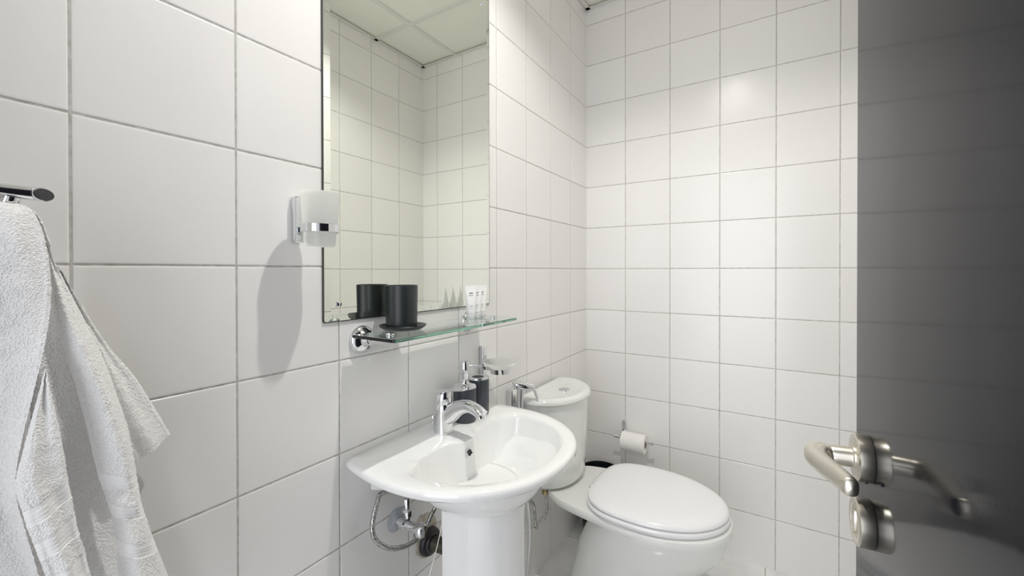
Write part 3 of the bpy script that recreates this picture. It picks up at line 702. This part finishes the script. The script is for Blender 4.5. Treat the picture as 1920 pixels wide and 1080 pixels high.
# ------------------------------------------------------------------ towel over its rail
rl = thing('towel_rail', 'chrome towel rail end on the left wall above the white towel', 'towel rail', (0, -.10, 1.28))
rings = []
for y, k in ((-.258, 0), (-.10, 0), (-.046, 0), (-.0365, 1.35), (-.0360, 1.35)):
    r = .0078 if y != -.0360 else .0073
    rings.append([(.070+r*math.cos(2*PI*q/32), y-k*r*math.cos(2*PI*q/32), 1.2795+r*math.sin(2*PI*q/32)) for q in range(32)])
obj('rail_bar', *loft(rings), m_chrome, rl)
r = .0068
rings = [[(.0703+r*s_*math.cos(2*PI*q/32), -.0358+o_-1.35*r*s_*math.cos(2*PI*q/32), 1.2795+r*s_*math.sin(2*PI*q/32)) for q in range(32)] for s_, o_ in ((1, -.0004), (.97, .0006), (.5, .0010))]
obj('end_cap', *loft(rings), add_noise(mat('dark_end_cap', (.06, .06, .065), .35, .6), 400, 2, bump=.4, dist=.0006), rl)
v, f = tube([(.070, -.060, 1.275), (.064, -.063, 1.262), (.050, -.068, 1.252), (.030, -.072, 1.249), (.001, -.074, 1.249)], [.0075, .0095, .0105, .0105, .013], 24, 8)
obj('wall_arm', v, f, m_chrome, rl)
tw = thing('bath_towel', 'white terry towel with woven bands hanging bunched from the chrome rail', 'towel', (.08, -.05, .85))
def cat(a, b_, c, d, t): return .5*((2*b_)+(c-a)*t+(2*a-5*b_+4*c-d)*t*t+(-a+3*b_-3*c+d)*t**3)
def sheet(key, thick=.0045, step=.0014, seed=0):
    rowsT = [(Vector(a), Vector(b_), c, d) for a, b_, c, d in TOWEL[key]]
    dense = []
    for i in range(len(rowsT)-1):
        q = [rowsT[max(i-1, 0)], rowsT[i], rowsT[i+1], rowsT[min(i+2, len(rowsT)-1)]]
        n = max(2, int(max((q[2][0]-q[1][0]).length, (q[2][1]-q[1][1]).length)/step))
        for k in range(n):
            t = k/n
            dense.append((cat(q[0][0], q[1][0], q[2][0], q[3][0], t), cat(q[0][1], q[1][1], q[2][1], q[3][1], t), cat(q[0][2], q[1][2], q[2][2], q[3][2], t), q[1][3], i))
    dense.append((rowsT[-1][0], rowsT[-1][1], rowsT[-1][2], rowsT[-1][3], len(rowsT)-1))
    wmax = max((a-b_).length for a, b_, *_ in dense); m_ = max(12, int(wmax/step))
    segs = []; cur = None
    grid = []
    for a, b_, bl, band, seg in dense:
        row = []
        for j in range(m_+1):
            s = j/m_; p = a.lerp(b_, s)
            p.x += bl*math.sin(PI*s)**.75 + .0035*math.sin(s*7+p.z*18+seed)*math.sin(PI*s)
            n1 = noise.noise(Vector((p.x*160, p.y*380, p.z*380))); n2 = noise.noise(Vector((p.x*60, p.y*75+seed, p.z*60)))
            if band: amp = .00055*math.sin(len(grid)*PI/2+.4)*(.6+.4*math.sin(j*2*PI/5))-.0009
            else: amp = .0006*n1
            edge = min(s, 1-s)*m_*step
            hem = .0012*math.exp(-((edge-.004)/.002)**2)
            p.x += amp + .0012*n2*math.sin(PI*s) + hem; p.z += .0006*n1; p.y += .0006*n1
            row.append(p)
        grid.append((row, band))
    # split into runs of plain pile and woven band, each its own mesh
    runs = []; i0 = 0
    for i in range(1, len(grid)):
        if i == len(grid)-1 or grid[i][1] != grid[i0][1]:
            runs.append((grid[i0][1], [g_[0] for g_ in grid[i0:i+1]])); i0 = i
    return runs
plain = MB()
def slab(rows_, thick):
    vs = []; fs = []; R_, K_ = len(rows_), len(rows_[0])
    for r_ in rows_: vs += r_
    for r_ in rows_: vs += [p - Vector((thick, 0, 0)) for p in r_]
    o_ = R_*K_
    for i in range(R_-1):
        for j in range(K_-1):
            a = i*K_+j; fs.append((a, a+1, a+K_+1, a+K_)); fs.append((o_+a, o_+a+K_, o_+a+K_+1, o_+a+1))
    for i in range(R_-1):
        for a in (i*K_, ): fs.append((a, a+K_, o_+a+K_, o_+a))
        a = i*K_+K_-1; fs.append((a, o_+a, o_+a+K_, a+K_))
    for j in range(K_-1):
        fs.append((j, o_+j, o_+j+1, j+1)); a = (R_-1)*K_+j; fs.append((a, a+1, o_+a+1, o_+a))
    return vs, fs
m_band = add_noise(mat('woven_band_cotton', (.94, .935, .93), .85, Sheen_Weight=.2), 700, 2, bump=.35, dist=.001)
bands = []
for q, key in enumerate('ABCDE'):
    for band, rr2 in sheet(key, seed=q*1.7):
        if band: bands.append(slab(rr2, .0030))
        else: plain.add(*slab(rr2, .0045))
o = plain.build('terry_cloth', m_towel, tw); 
for b2 in bands: obj('woven_band', *b2, m_band, tw)
